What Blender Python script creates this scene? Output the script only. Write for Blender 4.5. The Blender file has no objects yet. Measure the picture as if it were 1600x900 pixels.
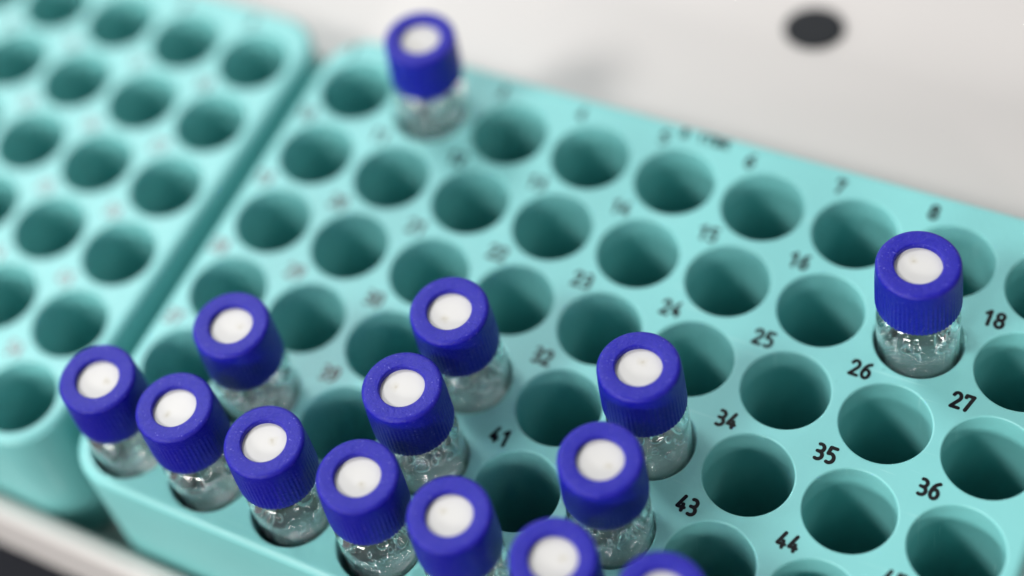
import bpy, bmesh, math, random
from math import sin, cos, pi, radians, sqrt, atan2
from mathutils import Vector, Matrix

MM = 0.001
scene = bpy.context.scene
C = scene.collection

# ------------------------------------------------------------------ camera
# all lengths below are millimetres (x to the right along the rack, y away from the viewer, z up; rack top at z = 0)
cam_d = bpy.data.cameras.new('camera')
cam = bpy.data.objects.new('camera', cam_d)
C.objects.link(cam)
scene.camera = cam
RX = Vector((0.86523263, -0.46207186, 0.19458182))
RY = Vector((0.25536448, 0.74013567, 0.62208373))
RZ = Vector((-0.43146434, -0.48855785, 0.75838628))
fl = lambda v: Vector((v.x, -v.y, -v.z))
ax, ay, az = fl(RX), -fl(RY), -fl(RZ)
m = Matrix(((ax.x, ay.x, az.x), (ax.y, ay.y, az.y), (ax.z, ay.z, az.z))).to_4x4()
m.translation = Vector((82.79356626, -117.13015011, 229.11879279)) * MM
cam.matrix_world = m
cam_d.sensor_width = 36
cam_d.lens = 2932.2 / 1600 * 36
cam_d.shift_x = (800 - 607.74) / 1600
cam_d.shift_y = -(450 - 192.52) / 1600
cam_d.clip_start = 0.01
cam_d.clip_end = 50
cam_d.dof.use_dof = True
cam_d.dof.focus_distance = 0.2500
cam_d.dof.aperture_fstop = cam_d.lens / 13.5

# ------------------------------------------------------------------ world, lamps and added fills, exposure
world = bpy.data.worlds.new('World')
scene.world = world
world.use_nodes = True
bg = world.node_tree.nodes['Background']
# surround glow shaped to brighten the glass: strong at far left, dim behind viewer
wn = world.node_tree
w_tc = wn.nodes.new('ShaderNodeTexCoord')
w_dot = wn.nodes.new('ShaderNodeVectorMath')
w_dot.operation = 'DOT_PRODUCT'
w_dot.inputs[1].default_value = (cos(radians(140)) * 0.965, sin(radians(140)) * 0.965, 0.26)
wn.links.new(w_tc.outputs['Generated'], w_dot.inputs[0])
w_mr = wn.nodes.new('ShaderNodeMapRange')
w_mr.inputs['From Min'].default_value = 0.25
w_mr.inputs['From Max'].default_value = 0.95
w_mr.inputs['To Min'].default_value = 0.09
w_mr.inputs['To Max'].default_value = 1.1
wn.links.new(w_dot.outputs['Value'], w_mr.inputs['Value'])
bg.inputs[0].default_value = (0.90, 0.94, 0.96, 1)
wn.links.new(w_mr.outputs['Result'], bg.inputs[1])


def lamp(name, az_deg, el_deg, dist, sx, sy, watts, col):
    """area light seen from the racks at compass angle az (0 = right, 90 = away) and elevation el"""
    d = bpy.data.lights.new(name, 'AREA')
    d.shape = 'RECTANGLE'
    d.size, d.size_y = sx, sy
    d.energy = watts
    d.color = col
    o = bpy.data.objects.new(name, d)
    a, e = radians(az_deg), radians(el_deg)
    o.location = Vector((cos(a) * cos(e), sin(a) * cos(e), sin(e))) * dist
    o.rotation_euler = (-o.location).to_track_quat('-Z', 'Y').to_euler()
    C.objects.link(o)
    return o


lamp('ceiling_lamp', 234, 47, 1.6, 0.32, 0.32, 21.0, (1.0, 0.985, 0.965))
lamp('second_ceiling_lamp', 14, 47, 1.7, 0.4, 0.34, 4.0, (1.0, 0.98, 0.965))
lamp('window_light', 151, 47, 1.8, 0.50, 0.42, 20.0, (0.97, 0.98, 1.0))
lamp('front_fill', 262, 19, 1.8, 0.46, 0.22, 26.0, (1.0, 0.965, 0.945))  # added low fill, brightens the rack front, rim and glass shoulders
lamp('low_left_fill', 203, 17, 1.8, 0.20, 0.14, 5.0, (1.0, 0.98, 0.96))  # added source, puts highlights on the left of the glass shoulders
lamp('low_right_fill', 322, 18, 1.8, 0.18, 0.14, 4.0, (1.0, 0.92, 0.91))  # added pinkish source for right-hand glass highlights and a warmer deck
lamp('strip_fill', 60, 70, 1.8, 0.9, 0.06, 1.2, (1.0, 0.98, 0.96))  # added overhead strip, only there to reflect in the glass
lamp('small_fill', 325, 48, 1.8, 0.10, 0.22, 0.8, (1.0, 0.98, 0.95))  # added small source for more glints in glass and droplets
lamp('far_fill', 100, 26, 2.2, 0.22, 0.12, 4.5, (1.0, 0.98, 0.96))  # added behind the racks to make the glass sparkle
lamp('left_fill', 185, 30, 2.2, 0.14, 0.22, 4.5, (1.0, 0.98, 0.96))  # added bright spot at the left for sparkle in the vials

vs = scene.view_settings
vs.view_transform = 'Standard'
vs.look = 'None'
vs.exposure = -0.40
vs.gamma = 1.0
cy = scene.cycles
cy.use_denoising = True
cy.max_bounces = 24
cy.transmission_bounces = 20
cy.transparent_max_bounces = 16
cy.diffuse_bounces = 3
cy.glossy_bounces = 8
cy.caustics_refractive = True
cy.caustics_reflective = False
cy.blur_glossy = 0.0
cy.sample_clamp_indirect = 0.0


# ------------------------------------------------------------------ materials
def new_mat(name):
    mt = bpy.data.materials.new(name)
    mt.use_nodes = True
    nt = mt.node_tree
    return mt, nt, nt.nodes['Principled BSDF']


def N(nt, kind, **kw):
    n = nt.nodes.new(kind)
    for k, v in kw.items():
        setattr(n, k, v)
    return n


def noise(nt, scale, detail=3, rough=0.5):
    tc = N(nt, 'ShaderNodeTexCoord')
    n = N(nt, 'ShaderNodeTexNoise')
    n.inputs['Scale'].default_value = scale
    n.inputs['Detail'].default_value = detail
    n.inputs['Roughness'].default_value = rough
    nt.links.new(tc.outputs['Object'], n.inputs['Vector'])
    return n


def ramp(nt, src, stops):
    r = N(nt, 'ShaderNodeValToRGB')
    el = r.color_ramp.elements
    while len(el) < len(stops):
        el.new(0.5)
    for e, (p, c) in zip(el, stops):
        e.position = p
        e.color = (*c, 1)
    nt.links.new(src, r.inputs['Fac'])
    return r


def bump(nt, b, src, strength, dist):
    n = N(nt, 'ShaderNodeBump')
    n.inputs['Strength'].default_value = strength
    n.inputs['Distance'].default_value = dist * MM
    nt.links.new(src, n.inputs['Height'])
    nt.links.new(n.outputs['Normal'], b.inputs['Normal'])
    return n


def mat_rack():
    mt, nt, b = new_mat('turquoise_plastic')
    n1 = noise(nt, 60, 4)
    r = ramp(nt, n1.outputs['Fac'], [(0.3, (0.180, 0.512, 0.502)), (0.7, (0.194, 0.540, 0.530))])
    nt.links.new(r.outputs['Color'], b.inputs['Base Color'])
    n3 = noise(nt, 500, 4)
    mr = N(nt, 'ShaderNodeMapRange')
    mr.inputs['To Min'].default_value = 0.40
    mr.inputs['To Max'].default_value = 0.50
    nt.links.new(n3.outputs['Fac'], mr.inputs['Value'])
    nt.links.new(mr.outputs['Result'], b.inputs['Roughness'])
    b.inputs['IOR'].default_value = 1.5
    b.inputs['Specular IOR Level'].default_value = 0.62
    # fine scuffs along the rack, and small flecks of dirt
    tc = N(nt, 'ShaderNodeTexCoord')
    mp = N(nt, 'ShaderNodeMapping')
    mp.inputs['Rotation'].default_value = (0, 0, 0.5)
    mp.inputs['Scale'].default_value = (60, 1300, 60)
    nt.links.new(tc.outputs['Object'], mp.inputs['Vector'])
    n5 = N(nt, 'ShaderNodeTexNoise')
    n5.inputs['Scale'].default_value = 1.0
    n5.inputs['Detail'].default_value = 3
    nt.links.new(mp.outputs[0], n5.inputs['Vector'])
    sc = ramp(nt, n5.outputs['Fac'], [(0.66, (0, 0, 0)), (0.74, (0.5, 0.5, 0.5))])
    n6 = noise(nt, 420, 2)
    dk = ramp(nt, n6.outputs['Fac'], [(0.74, (0, 0, 0)), (0.79, (0.5, 0.5, 0.5))])
    m3 = N(nt, 'ShaderNodeMix', data_type='RGBA')
    nt.links.new(sc.outputs['Color'], m3.inputs['Factor'])
    nt.links.new(r.outputs['Color'], m3.inputs['A'])
    m3.inputs['B'].default_value = (0.36, 0.68, 0.66, 1)
    m4 = N(nt, 'ShaderNodeMix', data_type='RGBA')
    nt.links.new(dk.outputs['Color'], m4.inputs['Factor'])
    nt.links.new(m3.outputs['Result'], m4.inputs['A'])
    m4.inputs['B'].default_value = (0.12, 0.38, 0.37, 1)
    nt.links.new(m4.outputs['Result'], b.inputs['Base Color'])
    n2 = noise(nt, 1400, 3)
    bump(nt, b, n2.outputs['Fac'], 0.25, 0.06)
    return mt


def mat_cap():
    mt, nt, b = new_mat('blue_cap_plastic')
    n1 = noise(nt, 1800, 4, 0.7)
    # fine pale dust caught on the moulded plastic
    dust = noise(nt, 3400, 2, 0.6)
    dr = ramp(nt, dust.outputs['Fac'], [(0.665, (0, 0, 0)), (0.74, (0.6, 0.6, 0.6))])
    base = ramp(nt, n1.outputs['Fac'], [(0.35, (0.0030, 0.0030, 0.27)), (0.75, (0.0050, 0.0045, 0.33))])
    mx = N(nt, 'ShaderNodeMix', data_type='RGBA')
    nt.links.new(dr.outputs['Color'], mx.inputs['Factor'])
    nt.links.new(base.outputs['Color'], mx.inputs['A'])
    mx.inputs['B'].default_value = (0.30, 0.28, 0.72, 1)
    mot = noise(nt, 1100, 5, 0.75)
    mm = ramp(nt, mot.outputs['Fac'], [(0.42, (0, 0, 0)), (0.72, (0.18, 0.18, 0.18))])
    mx2 = N(nt, 'ShaderNodeMix', data_type='RGBA')
    nt.links.new(mm.outputs['Color'], mx2.inputs['Factor'])
    nt.links.new(mx.outputs['Result'], mx2.inputs['A'])
    mx2.inputs['B'].default_value = (0.06, 0.04, 0.45, 1)
    nt.links.new(mx2.outputs['Result'], b.inputs['Base Color'])
    b.inputs['Roughness'].default_value = 0.36
    b.inputs['Specular IOR Level'].default_value = 0.32
    b.inputs['IOR'].default_value = 1.5
    n2 = noise(nt, 2600, 5, 0.65)
    bump(nt, b, n2.outputs['Fac'], 0.8, 0.14)
    return mt


def mat_septum():
    mt, nt, b = new_mat('white_septum')
    tc = N(nt, 'ShaderNodeTexCoord')
    oi = N(nt, 'ShaderNodeObjectInfo')
    # a small needle mark at a place of its own on each septum
    mp = N(nt, 'ShaderNodeMapping')
    mul = N(nt, 'ShaderNodeMath', operation='MULTIPLY')
    mul.inputs[1].default_value = 6.283
    nt.links.new(oi.outputs['Random'], mul.inputs[0])
    cmb = N(nt, 'ShaderNodeCombineXYZ')
    nt.links.new(mul.outputs[0], cmb.inputs['Z'])
    nt.links.new(cmb.outputs[0], mp.inputs['Rotation'])
    nt.links.new(tc.outputs['Object'], mp.inputs['Vector'])
    wn = noise(nt, 900, 3)
    add = N(nt, 'ShaderNodeVectorMath', operation='MULTIPLY_ADD')
    nt.links.new(wn.outputs['Color'], add.inputs[0])
    add.inputs[1].default_value = (0.0016, 0.0010, 0)
    nt.links.new(mp.outputs[0], add.inputs[2])
    dst = N(nt, 'ShaderNodeVectorMath', operation='DISTANCE')
    nt.links.new(add.outputs[0], dst.inputs[0])
    dst.inputs[1].default_value = (0.0019, 0.0009, 0.0169)
    mr = N(nt, 'ShaderNodeMapRange')
    mr.inputs['From Min'].default_value = 0.00012
    mr.inputs['From Max'].default_value = 0.00085
    nt.links.new(dst.outputs['Value'], mr.inputs['Value'])
    r = ramp(nt, mr.outputs['Result'], [(0.0, (0.46, 0.44, 0.38)), (0.35, (0.53, 0.517, 0.475)), (1.0, (0.56, 0.555, 0.535))])
    nt.links.new(r.outputs['Color'], b.inputs['Base Color'])
    b.inputs['Roughness'].default_value = 0.45
    n2 = noise(nt, 700, 3)
    bump(nt, b, n2.outputs['Fac'], 0.22, 0.08)
    return mt


def mat_glass(name, ior, wav=0.0, col=(1, 1, 1)):
    mt, nt, b = new_mat(name)
    b.inputs['Base Color'].default_value = (*col, 1)
    b.inputs['Transmission Weight'].default_value = 1.0
    b.inputs['Roughness'].default_value = 0.0
    b.inputs['IOR'].default_value = ior
    if wav:
        n = noise(nt, 330, 2)
        bump(nt, b, n.outputs['Fac'], wav, 0.30)
        # pale condensation-like haze mixed into the glass in patches to brighten it
        df = N(nt, 'ShaderNodeBsdfDiffuse')
        df.inputs['Color'].default_value = (0.85, 0.87, 0.87, 1)
        tl = N(nt, 'ShaderNodeBsdfTranslucent')
        tl.inputs['Color'].default_value = (0.85, 0.87, 0.87, 1)
        m1 = N(nt, 'ShaderNodeMixShader')
        nt.links.new(df.outputs[0], m1.inputs[1])
        nt.links.new(tl.outputs[0], m1.inputs[2])
        n4 = noise(nt, 520, 6, 0.75)
        mr = N(nt, 'ShaderNodeMapRange')
        mr.inputs['From Min'].default_value = 0.40
        mr.inputs['From Max'].default_value = 0.72
        mr.inputs['To Min'].default_value = 0.0
        mr.inputs['To Max'].default_value = 0.05
        nt.links.new(n4.outputs['Fac'], mr.inputs['Value'])
        m2 = N(nt, 'ShaderNodeMixShader')
        nt.links.new(mr.outputs['Result'], m2.inputs[0])
        nt.links.new(b.outputs[0], m2.inputs[1])
        nt.links.new(m1.outputs[0], m2.inputs[2])
        nt.links.new(m2.outputs[0], nt.nodes['Material Output'].inputs['Surface'])
    return mt


def mat_plain(name, col, rough, bsc=None, bs=0.2, bd=0.1, var=0.0, vsc=20):
    mt, nt, b = new_mat(name)
    if var:
        n1 = noise(nt, vsc, 4)
        r = ramp(nt, n1.outputs['Fac'], [(0.3, tuple(c * (1 - var) for c in col)), (0.7, col)])
        nt.links.new(r.outputs['Color'], b.inputs['Base Color'])
    else:
        b.inputs['Base Color'].default_value = (*col, 1)
    b.inputs['Roughness'].default_value = rough
    if bsc:
        n2 = noise(nt, bsc, 3)
        bump(nt, b, n2.outputs['Fac'], bs, bd)
    return mt


M_RACK = mat_rack()
M_INK = mat_plain('black_ink', (0.002, 0.002, 0.003), 0.24)
M_INK.node_tree.nodes['Principled BSDF'].inputs['Specular IOR Level'].default_value = 0.38
M_CAP = mat_cap()
M_SEP = mat_septum()
M_GLASS = mat_glass('clear_glass', 1.48, 0.05)
M_BRIGHTENING = mat_plain('cloudy_brightening_liquid', (0.075, 0.165, 0.162), 0.12)  # invented vial contents, pale to lighten the glass above
M_BRIGHTENING.node_tree.nodes['Principled BSDF'].inputs['Transmission Weight'].default_value = 0.35
M_BRIGHTENING.node_tree.nodes['Principled BSDF'].inputs['IOR'].default_value = 1.34
M_WATER = mat_glass('clear_water', 1.34)
M_WHITE = mat_plain('white_enamel', (0.575, 0.550, 0.530), 0.45, 500, 0.15, 0.05, 0.03, 12)
M_DARK = mat_plain('dark_floor_covering', (0.012, 0.014, 0.022), 0.6, 60, 0.3, 0.5, 0.3, 15)
M_RUBBER = mat_plain('black_rubber', (0.008, 0.010, 0.013), 0.85, 900, 0.3, 0.05)


# ------------------------------------------------------------------ helpers
def obj(name, bm, mat, parent=None, smooth=True):
    me = bpy.data.meshes.new(name)
    bm.to_mesh(me)
    bm.free()
    me.materials.append(mat)
    o = bpy.data.objects.new(name, me)
    C.objects.link(o)
    if parent:
        o.parent = parent
    return o


def tag(o, label=None, cat=None, group=None, kind=None):
    if label:
        o['label'] = label
    if cat:
        o['category'] = cat
    if group:
        o['group'] = group
    if kind:
        o['kind'] = kind
    return o


def lathe(bm, prof, n, rfun=None, closed=False):
    """prof: [(r, z, smooth)] in mm, the first and last may have r = 0"""
    rings = []
    for r, z in prof:
        if r < 1e-6:
            rings.append([bm.verts.new((0, 0, z * MM))])
        else:
            ring = []
            for i in range(n):
                t = 2 * pi * i / n
                rr, zz = (r, z) if rfun is None else rfun(r, z, t)
                ring.append(bm.verts.new((rr * cos(t) * MM, rr * sin(t) * MM, zz * MM)))
            rings.append(ring)
    pairs = list(zip(rings, rings[1:]))
    if closed:
        pairs.append((rings[-1], rings[0]))
    for a, b in pairs:
        for i in range(n):
            j = (i + 1) % n
            if len(a) == 1 and len(b) == 1:
                continue
            if len(a) == 1:
                f = bm.faces.new((a[0], b[i], b[j]))
            elif len(b) == 1:
                f = bm.faces.new((a[i], b[0], a[j]))
            else:
                f = bm.faces.new((a[i], b[i], b[j], a[j]))
            f.smooth = True
    bmesh.ops.recalc_face_normals(bm, faces=bm.faces[:])


def arc(cx, cz, r, a0, a1, n):
    return [(cx + r * cos(radians(a0 + (a1 - a0) * i / n)), cz + r * sin(radians(a0 + (a1 - a0) * i / n))) for i in range(n + 1)]


# ------------------------------------------------------------------ the rack
P, HR = 14.0, 6.11            # pitch and radius of the holes
X0, X1, YB, YF = -64.4, 64.4, 45.9, -42.8   # outline of the top
RF, RB = 7.9, 7.6             # corner radii front and back
FIL = 1.2                     # rounding of the outer top edge
HGT = 30.6


def outline(inset, n=20):
    pts = []
    for cx, cyy, r, a0 in ((X1 - RB, YB - RB, RB, 0), (X0 + RB, YB - RB, RB, 90), (X0 + RF, YF + RF, RF, 180), (X1 - RF, YF + RF, RF, 270)):
        for i in range(n + 1):
            a = radians(a0 + 90 * i / n)
            pts.append((cx + (r - inset) * cos(a), cyy + (r - inset) * sin(a)))
    return pts


def ray_poly(ox, oy, dx, dy, poly):
    best = 1e9
    for (ax_, ay_), (bx_, by_) in zip(poly, poly[1:] + poly[:1]):
        ex, ey = bx_ - ax_, by_ - ay_
        den = dx * ey - dy * ex
        if abs(den) < 1e-12:
            continue
        t = ((ax_ - ox) * ey - (ay_ - oy) * ex) / den
        u = ((ax_ - ox) * dy - (ay_ - oy) * dx) / den
        if t > 0 and -1e-6 <= u <= 1 + 1e-6:
            best = min(best, t)
    return best


def rack_mesh():
    bm = bmesh.new()
    S = 96
    inner = outline(FIL, 24)
    lip = 0.28
    for r in range(6):
        for c in range(9):
            cx, cyy = (c - 4) * P, (2.5 - r) * P
            bx0 = cx - P / 2 if c > 0 else -200
            bx1 = cx + P / 2 if c < 8 else 200
            by1 = cyy + P / 2 if r > 0 else 200
            by0 = cyy - P / 2 if r < 5 else -200
            outer = []
            for i in range(S):
                t = 2 * pi * i / S
                dx, dy = cos(t), sin(t)
                d = ray_poly(cx, cyy, dx, dy, inner)
                if dx > 1e-9: d = min(d, (bx1 - cx) / dx)
                if dx < -1e-9: d = min(d, (bx0 - cx) / dx)
                if dy > 1e-9: d = min(d, (by1 - cyy) / dy)
                if dy < -1e-9: d = min(d, (by0 - cyy) / dy)
                outer.append([cx + dx * d, cyy + dy * d])
            # snap the nearest ray to each corner where a cell edge meets the outline
            X0i, X1i, Y0i, Y1i = X0 + FIL, X1 - FIL, YF + FIL, YB - FIL
            cs = []
            if c in (0, 8):
                xe = X0i if c == 0 else X1i
                cs += [(xe, y) for y in (by0, by1) if abs(y) < 100]
            if r in (0, 5):
                ye = Y1i if r == 0 else Y0i
                cs += [(x, ye) for x in (bx0, bx1) if abs(x) < 100]
            for q in cs:
                k = min(range(S), key=lambda i: (outer[i][0] - q[0]) ** 2 + (outer[i][1] - q[1]) ** 2)
                outer[k] = list(q)
            rings = [[bm.verts.new((x * MM, y * MM, 0)) for x, y in outer]]
            prof = [(HR + lip * (1 - sin(radians(a))), -lip * (1 - cos(radians(a)))) for a in (0, 22, 45, 68, 90)]
            prof += [(HR, -1.5), (HR - 0.01, -4), (HR - 0.03, -12), (HR - 0.06, -27.0), (HR - 0.5, -28.4), (HR - 1.2, -28.8)]
            for pr, pz in prof:
                rings.append([bm.verts.new(((cx + pr * cos(2 * pi * i / S)) * MM, (cyy + pr * sin(2 * pi * i / S)) * MM, pz * MM)) for i in range(S)])
            for ri, (a, b) in enumerate(zip(rings, rings[1:])):
                for i in range(S):
                    j = (i + 1) % S
                    f = bm.faces.new((a[i], a[j], b[j], b[i]))
                    f.smooth = ri > 0
            f = bm.faces.new(rings[-1])
            f.smooth = False
    # outer rounding and sides
    loops = []
    for a in (0, 15, 30, 45, 60, 75, 90):
        loops.append((FIL * (1 - sin(radians(a))), -FIL * (1 - cos(radians(a)))))
    loops += [(0, -6), (0, -18), (0, -HGT + 0.6), (0.6, -HGT)]
    prev = None
    for ins, z in loops:
        ring = [bm.verts.new((x * MM, y * MM, z * MM)) for x, y in outline(ins, 24)]
        if prev:
            n = len(ring)
            for i in range(n):
                j = (i + 1) % n
                f = bm.faces.new((prev[i], prev[j], ring[j], ring[i]))
                f.smooth = True
        prev = ring
    f = bm.faces.new(prev)
    bmesh.ops.recalc_face_normals(bm, faces=[f])
    bm.normal_update()
    for f in bm.faces:       # the flat top faces up
        if not f.smooth and f.calc_center_median().z > -0.00001 and f.normal.z < 0:
            f.normal_flip()
    bm.normal_update()
    me = bpy.data.meshes.new('rack_block')
    bm.to_mesh(me)
    bm.free()
    me.materials.append(M_RACK)
    return me


# printed numerals: rounded single strokes, in a cell 1 wide and 1.75 high
def q3(p0, p1, p2, n=7):
    return [((1 - t) ** 2 * p0[0] + 2 * t * (1 - t) * p1[0] + t * t * p2[0], (1 - t) ** 2 * p0[1] + 2 * t * (1 - t) * p1[1] + t * t * p2[1]) for t in [i / n for i in range(n + 1)]]


def ell(cx, cy_, rx, ry, a0, a1, n=14):
    return [(cx + rx * cos(radians(a0 + (a1 - a0) * i / n)), cy_ + ry * sin(radians(a0 + (a1 - a0) * i / n))) for i in range(n + 1)]


GL = {
    '0': [ell(.5, .875, .45, .85, 0, 360, 24)],
    '1': [[(.18, 1.35), (.62, 1.72), (.62, 0)]],
    '2': [ell(.46, 1.25, .42, .47, 165, -40) + [(.05, .02), (.95, .02)]],
    '3': [ell(.40, 1.30, .46, .42, 110, -90) + [], [(.22, .90), (.45, .90)] + ell(.42, .45, .50, .45, 88, -115)],
    '4': [[(.62, 1.75), (.08, .50), (.92, .50)], [(.70, .86), (.70, .14)]],
    '5': [[(.92, 1.72), (.22, 1.72), (.12, .98)] + ell(.42, .52, .50, .52, 105, -115)],
    '6': [q3((.82, 1.72), (.20, 1.50), (.08, .62)) + ell(.50, .50, .42, .50, 160, 520, 22)],
    '7': [[(.06, 1.45), (.10, 1.70), (.92, 1.70), (.38, 0)]],
    '8': [ell(.5, 1.32, .38, .40, 0, 360, 20), ell(.5, .46, .45, .46, 0, 360, 20)],
    '9': [q3((.18, .03), (.80, .25), (.92, 1.13)) + ell(.50, 1.25, .42, .50, -20, 340, 22)],
    'V': [[(.02, 1.75), (.5, 0), (.98, 1.75)]],
    'T': [[(.02, 1.73), (.98, 1.73)], [(.5, 1.73), (.5, 0)]],
    'S': [ell(.5, 1.30, .40, .43, 35, 270) + ell(.5, .44, .42, .43, 90, -145)],
    'B': [[(.12, 0), (.12, 1.75), (.50, 1.75)] + ell(.50, 1.32, .38, .42, 90, -90) + [(.12, .90)], [(.5, .90)] + ell(.5, .45, .44, .45, 90, -90) + [(.12, 0)]],
    'K': [[(.12, 0), (.12, 1.75)], [(.92, 1.75), (.14, .75)], [(.42, 1.05), (.95, 0)]],
}


def text_bm(s, x, y, h, w, gap, sw, z=0.03):
    """centre of the line at x, y (mm); glyph height h, width w, stroke sw"""
    bm = bmesh.new()
    tot = len(s) * w + (len(s) - 1) * gap
    k = 0
    for ci, ch in enumerate(s):
        if ch == ' ':
            continue
        ox = x - tot / 2 + ci * (w + gap)
        for st in GL[ch]:
            pts = [Vector((ox + px * w, y - h / 2 + py / 1.75 * h)) for px, py in st]
            pts = [p for i, p in enumerate(pts) if i == 0 or (p - pts[i - 1]).length > 1e-4]
            for i in range(len(pts)):      # round joints and ends
                k += 1
                zz = (z + k * 0.0002) * MM
                vs_ = [bm.verts.new(((pts[i].x + sw / 2 * cos(a)) * MM, (pts[i].y + sw / 2 * sin(a)) * MM, zz)) for a in [2 * pi * q / 12 for q in range(12)]]
                bm.faces.new(vs_)
                if i + 1 < len(pts):
                    k += 1
                    zz = (z + k * 0.0002) * MM
                    d = (pts[i + 1] - pts[i]).normalized()
                    nrm = Vector((-d.y, d.x)) * sw / 2
                    q = [pts[i] + nrm, pts[i] - nrm, pts[i + 1] - nrm, pts[i + 1] + nrm]
                    bm.faces.new([bm.verts.new((v.x * MM, v.y * MM, zz)) for v in q])
    return bm


def make_rack():
    me = rack_mesh()
    root = bpy.data.objects.new('vial_rack', None)
    C.objects.link(root)
    o = bpy.data.objects.new('rack_block', me)
    C.objects.link(o)
    o.parent = root
    for n in range(1, 55):
        hx, hy = ((n - 1) % 9 - 4) * P, (2.5 - (n - 1) // 9) * P
        s = str(n)
        x, y = (hx - 5.7, hy + 6.75) if n > 9 else (hx - 4.75, hy + 7.3)
        obj('number_marking', text_bm(s, x, y, 2.35, 1.15, 0.42, 0.52), M_INK, root)
    obj('lettering', text_bm('B 1TBK', 1.3, 44.0, 1.5, 0.95, 0.38, 0.42), M_INK, root)
    return root


def copy_tree(o, parent=None):
    c = o.copy()
    C.objects.link(c)
    c.parent = parent
    for ch in o.children:
        copy_tree(ch, c)
    return c


rack = make_rack()
tag(rack, 'turquoise rack of numbered holes holding all the blue-capped glass vials', 'vial rack', 'turquoise vial racks standing side by side')
rack2 = copy_tree(rack)
rack2.location = (-132.6 * MM, 0.25 * MM, 0)
rack2.rotation_euler = (0, 0, radians(-0.5))
tag(rack2, 'empty turquoise rack of holes at the left, out of focus', 'vial rack', 'turquoise vial racks standing side by side')


# ------------------------------------------------------------------ the white bench the racks stand on
def rounded_slab(bm, x0, x1, y0, y1, z0, z1, r, seg=6):
    """long slab along x, its two upper edges rounded"""
    prof = [(y0, z0), (y0, z1 - r)] + [(y0 + r - r * cos(radians(a)), z1 - r + r * sin(radians(a))) for a in [90 * i / seg for i in range(1, seg + 1)]]
    prof += [(y1 - r + r * sin(radians(a)), z1 - r + r * cos(radians(a))) for a in [90 * i / seg for i in range(0, seg + 1)]] + [(y1, z0)]
    a = [bm.verts.new((x0 * MM, y * MM, z * MM)) for y, z in prof]
    b = [bm.verts.new((x1 * MM, y * MM, z * MM)) for y, z in prof]
    n = len(prof)
    for i in range(n):
        j = (i + 1) % n
        f = bm.faces.new((a[i], a[j], b[j], b[i]))
        f.smooth = 1 <= i < n - 2
    bm.faces.new(a)
    bm.faces.new(b)
    bmesh.ops.recalc_face_normals(bm, faces=bm.faces[:])


bm = bmesh.new()
rounded_slab(bm, -420, 420, -43.6, 47.0, -36, -31, 0.5)
rounded_slab(bm, -420, 420, 47.01, 420, -36, -12, 1.5)
bench = obj('tabletop', bm, M_WHITE)
tag(bench, kind='structure')
bm = bmesh.new()
rounded_slab(bm, -420, 420, -47.4, -43.62, -33.2, -20.6, 1.3)
rim = obj('bench_rim', bm, M_WHITE)
tag(rim, 'raised white rim running along the front of the turquoise racks', 'rim')
bm = bmesh.new()
vs_ = [bm.verts.new((x * MM, y * MM, -90 * MM)) for x, y in ((-3000, -3000), (3000, -3000), (3000, 3000), (-3000, 3000))]
bm.faces.new(vs_)
fl_ = obj('floor', bm, M_DARK)
tag(fl_, kind='structure')

# dark oval plug in the white surface behind the racks
bm = bmesh.new()
lathe(bm, [(0, 0.75), (0.80, 0.75), (0.93, 0.70), (0.99, 0.55), (1.0, 0.30), (1.0, 0.0), (0, 0.0)], 64, lambda r, z, t: (r, z))
plug = obj('rubber_plug', bm, M_RUBBER)
plug.scale = (5.0, 4.5, 0.8)
plug.location = (5.2 * MM, 79.9 * MM, -11.98 * MM)
plug.rotation_euler = (0, 0, radians(18))
tag(plug, 'black oval rubber plug set in the white surface behind the numbered rack', 'plug')

# ------------------------------------------------------------------ the vials
RV = 5.62
random.seed(7)


def bottle_mesh():
    bm = bmesh.new()
    out = [(0, -28.2), (3.6, -28.2), (4.6, -28.5)] + arc(RV - 0.9, -27.6, 0.9, -90, 0, 5)
    out += [(RV, -10), (RV, -4), (RV, 0), (RV, 4), (RV, 5.1)]
    out += arc(RV - 2.4, 5.4, 2.4, 5, 64, 12)
    out += [(4.18, 7.8), (4.12, 8.3), (4.10, 9.2), (4.15, 10), (4.15, 16.2), (4.0, 16.5), (3.0, 16.5)]
    inn = [(2.75, 16.2), (2.75, 10.6), (2.85, 8.2), (3.1, 7.3), (3.7, 6.5), (4.2, 5.7), (4.55, 4.8), (4.68, 3.8), (4.68, 0), (4.68, -6), (4.68, -25.6), (4.3, -26.7), (3.4, -27.1), (0, -27.2)]
    lathe(bm, out + inn, 72)
    me = bpy.data.meshes.new('bottle')
    bm.to_mesh(me)
    bm.free()
    me.materials.append(M_GLASS)
    return me


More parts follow.
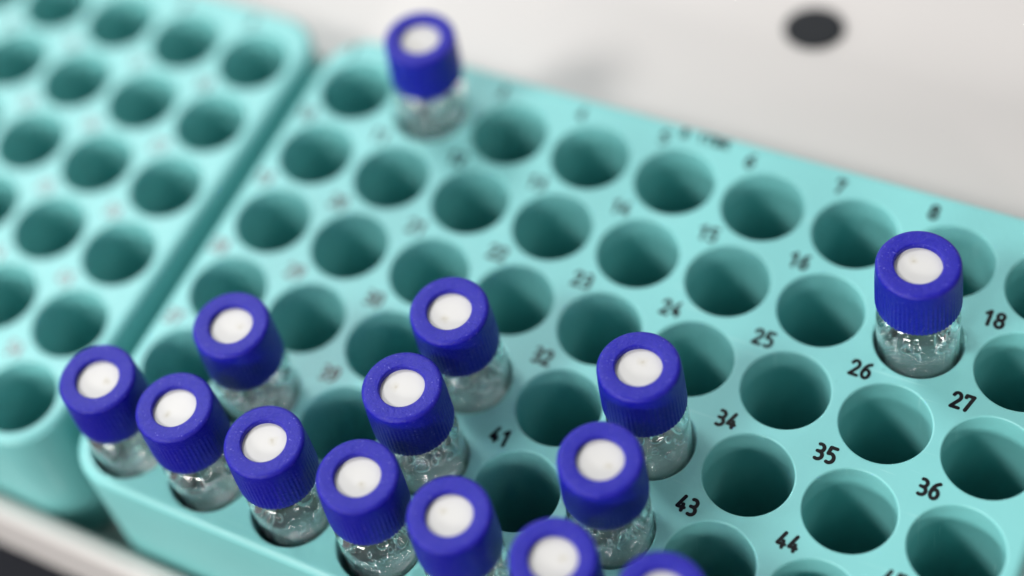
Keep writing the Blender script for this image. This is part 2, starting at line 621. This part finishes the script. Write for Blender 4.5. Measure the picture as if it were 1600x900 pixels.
def cap_mesh():
    bm = bmesh.new()
    NR = 58
    n = NR * 5
    zb, zt = 9.0, 17.74

    def rf(r, z, t):
        if r > 5.3 and z < 15.9:
            k = min(1.0, (15.9 - z) / 0.9)
            w = 0.5 + 0.5 * cos(t * NR)
            g = (max(0.0, w) ** 0.7) * 0.10 - 0.06
            r = r + g * k
            if z < zb + 0.25:
                z = z + 0.10 * (1 - w)
        return r, z
    prof = [(4.5, 10.2), (4.55, 9.35), (4.75, 9.05), (5.32, 9.0), (5.50, 9.12), (5.56, 9.5)]
    prof += [(5.55, 10.5), (5.54, 12), (5.52, 13.5), (5.50, 14.8), (5.49, 15.3), (5.485, 15.6), (5.48, 15.9), (5.46, 16.4), (5.44, 16.9)]
    prof += arc(5.44 - 0.62, zt - 0.62, 0.62, 12, 90, 7)
    prof += [(4.4, zt), (4.1, zt - 0.01), (3.6, zt - 0.03), (3.30, zt - 0.05)]
    prof += arc(3.30, zt - 0.05 - 0.26, 0.26, 105, 180, 4)
    prof += [(3.03, 17.2), (3.02, 16.7), (3.0, 16.3), (3.4, 16.25), (4.5, 16.25), (4.5, 13)]
    lathe(bm, prof, n, rf, closed=True)
    me = bpy.data.meshes.new('screw_cap')
    bm.to_mesh(me)
    bm.free()
    me.materials.append(M_CAP)
    return me


def septum_mesh():
    bm = bmesh.new()
    lathe(bm, [(0, 16.93), (1.0, 16.93), (2.0, 16.93), (2.7, 16.92), (3.0, 16.90), (3.2, 16.88), (3.2, 16.4), (0, 16.4)], 64)
    me = bpy.data.meshes.new('septum')
    bm.to_mesh(me)
    bm.free()
    me.materials.append(M_SEP)
    return me


def droplets_mesh(seed):
    """water droplets clinging to the inside of the glass"""
    rnd = random.Random(seed)
    verts, faces = [], []

    def droplet(t, z, r, flat, stretch=1.0, depth=None):
        R = 4.60 if z < 4.0 else 4.60 - (z - 4.0) ** 1.6 * 0.16
        R -= r * flat if depth is None else depth
        big = r > 0.4
        mtx = Matrix.Rotation(t, 4, 'Z') @ Matrix.Translation(Vector((R * MM, 0, z * MM))) @ Matrix.Diagonal(Vector((flat, 1, stretch, 1)))
        sg, rg = (24, 13) if big else (12, 7)
        k0 = len(verts)
        for i in range(1, rg):
            ph = pi * i / rg
            for j in range(sg):
                th = 2 * pi * j / sg
                verts.append(mtx @ (Vector((sin(ph) * cos(th), sin(ph) * sin(th), cos(ph))) * (r * MM)))
        top, bot = len(verts), len(verts) + 1
        verts.append(mtx @ Vector((0, 0, r * MM)))
        verts.append(mtx @ Vector((0, 0, -r * MM)))
        for j in range(sg):
            j2 = (j + 1) % sg
            faces.append((top, k0 + j, k0 + j2))
            for i in range(rg - 2):
                a, b_ = k0 + i * sg, k0 + (i + 1) * sg
                faces.append((a + j, b_ + j, b_ + j2, a + j2))
            a = k0 + (rg - 2) * sg
            faces.append((bot, a + j2, a + j))
    used = []

    def place(t, z, r, flat, stretch, depth=None):
        if all(((t - a + pi) % (2 * pi) - pi) ** 2 * 20 + (z - b) ** 2 > (r + c) ** 2 for a, b, c in used):
            used.append((t, z, r))
            droplet(t, z, r, flat, stretch, depth)
            return True
    for i in range(rnd.randint(8, 12)):
        for _ in range(20):
            if place(rnd.uniform(0, 2 * pi), rnd.uniform(0.8, 6.0), rnd.uniform(0.55, 1.5), rnd.uniform(0.45, 0.8), rnd.uniform(0.85, 1.25)):
                break
    for i in range(120):
        r = 0.10 + 0.42 * rnd.random() ** 2.4
        for _ in range(8):
            if place(rnd.uniform(0, 2 * pi), -0.6 + 7.4 * rnd.random(), r, rnd.uniform(0.7, 1), rnd.uniform(0.9, 1.2)):
                break
    for k in range(2):
        tc, zc = rnd.uniform(0, 2 * pi), rnd.uniform(1.0, 4.0)
        for i in range(45):
            place(tc + rnd.gauss(0, 0.22), min(7.0, zc + rnd.gauss(0, 1.1)), rnd.uniform(0.07, 0.16), 0.9, 1.0)
    me = bpy.data.meshes.new('water_droplets')
    me.from_pydata(verts, [], faces)
    me.shade_smooth()
    me.materials.append(M_WATER)
    return me


def brightening_liquid_mesh():
    """slightly cloudy liquid added in the lower vial to brighten the glass"""
    bm = bmesh.new()
    lathe(bm, [(0, -2.6), (3.4, -2.58), (4.2, -2.45), (4.55, -2.0), (4.64, -2.6), (4.64, -6), (4.64, -25.5), (4.25, -26.6), (3.4, -27.0), (0, -27.1)], 64)
    me = bpy.data.meshes.new('brightening_liquid')
    bm.to_mesh(me)
    bm.free()
    me.materials.append(M_BRIGHTENING)
    return me


ME_L = brightening_liquid_mesh()
ME_B, ME_C, ME_S = bottle_mesh(), cap_mesh(), septum_mesh()
DROPLETS = [droplets_mesh(s) for s in range(11, 17)]

# hole number: lean of the top (x, y in mm, y towards the viewer) and label
VIALS = {
    46: ((0.52, -0.13), 'vial in the rack corner hole nearest the empty rack, leftmost of all the vials'),
    47: ((-0.55, -0.37), 'vial second from the left in the front row, dust specks on its blue cap'),
    48: ((-0.06, -0.46), 'vial third from the left in the front row, dark gap ring round its glass'),
    49: ((0.22, -0.76), 'vial fourth from the left in the front row, lower left of number 41'),
    50: ((-0.14, -0.44), 'vial fifth from the left in the front row, left of the empty hole marked 41'),
    51: ((0.53, -0.11), 'blurred vial at the bottom edge, cap below the empty hole marked 41'),
    52: ((0.51, -1.08), 'vial cut off by the bottom edge, only the top of its blue cap showing'),
    38: ((0.04, -0.69), 'vial standing alone behind the first three vials of the front row'),
    40: ((-0.51, -0.69), 'vial left of the number 41, its cap overlapping the vial behind'),
    31: ((-0.0, 0.21), 'vial left of the number 32, farther of two touching caps in the middle'),
    42: ((0.33, -0.71), 'vial left of the number 43, needle dot on its white septum'),
    33: ((-0.5, -0.94), 'vial left of the number 34, just behind the vial beside number 43'),
    17: ((-0.54, -0.38), 'vial standing alone at the right between the numbers 26 and 18'),
    2: ((1.08, -0.66), 'blurred vial standing alone in the back row near the far corner'),
}
for k, (n, (T, lab)) in enumerate(VIALS.items()):
    root = bpy.data.objects.new('glass_vial', None)
    C.objects.link(root)
    tag(root, lab, 'vial', 'blue-capped glass vials standing in the rack')
    T = Vector((T[0], -T[1]))
    o2 = T * 0.35 + Vector((-0.04, 0.16))
    if o2.length > 0.42:
        o2 = o2.normalized() * 0.42
    hx, hy = ((n - 1) % 9 - 4) * P, (2.5 - (n - 1) // 9) * P
    axis = Vector((T.x - o2.x, T.y - o2.y, 17.4)).normalized()
    q = Vector((0, 0, 1)).rotation_difference(axis)
    rr = random.Random(n)
    root.rotation_mode = 'QUATERNION'
    spin = rr.uniform(0, 2 * pi)
    base = Vector((hx + o2.x, hy + o2.y, 0)) * MM
    root.location = base
    root.rotation_quaternion = q @ Matrix.Rotation(spin, 3, 'Z').to_quaternion()
    for nm, me in (('bottle', ME_B), ('screw_cap', ME_C), ('brightening_liquid', ME_L), ('water_droplets', DROPLETS[k % len(DROPLETS)])):
        o = bpy.data.objects.new(nm, me)
        C.objects.link(o)
        o.parent = root
        if nm == 'water_droplets':
            o['kind'] = 'stuff'
            o.rotation_euler = (0, 0, rr.uniform(0, 6.28))
        if nm == 'screw_cap':
            o.scale = (1.022, 1.022, 1.006)
            cap = o
    o = bpy.data.objects.new('septum', ME_S)
    C.objects.link(o)
    o.parent = cap
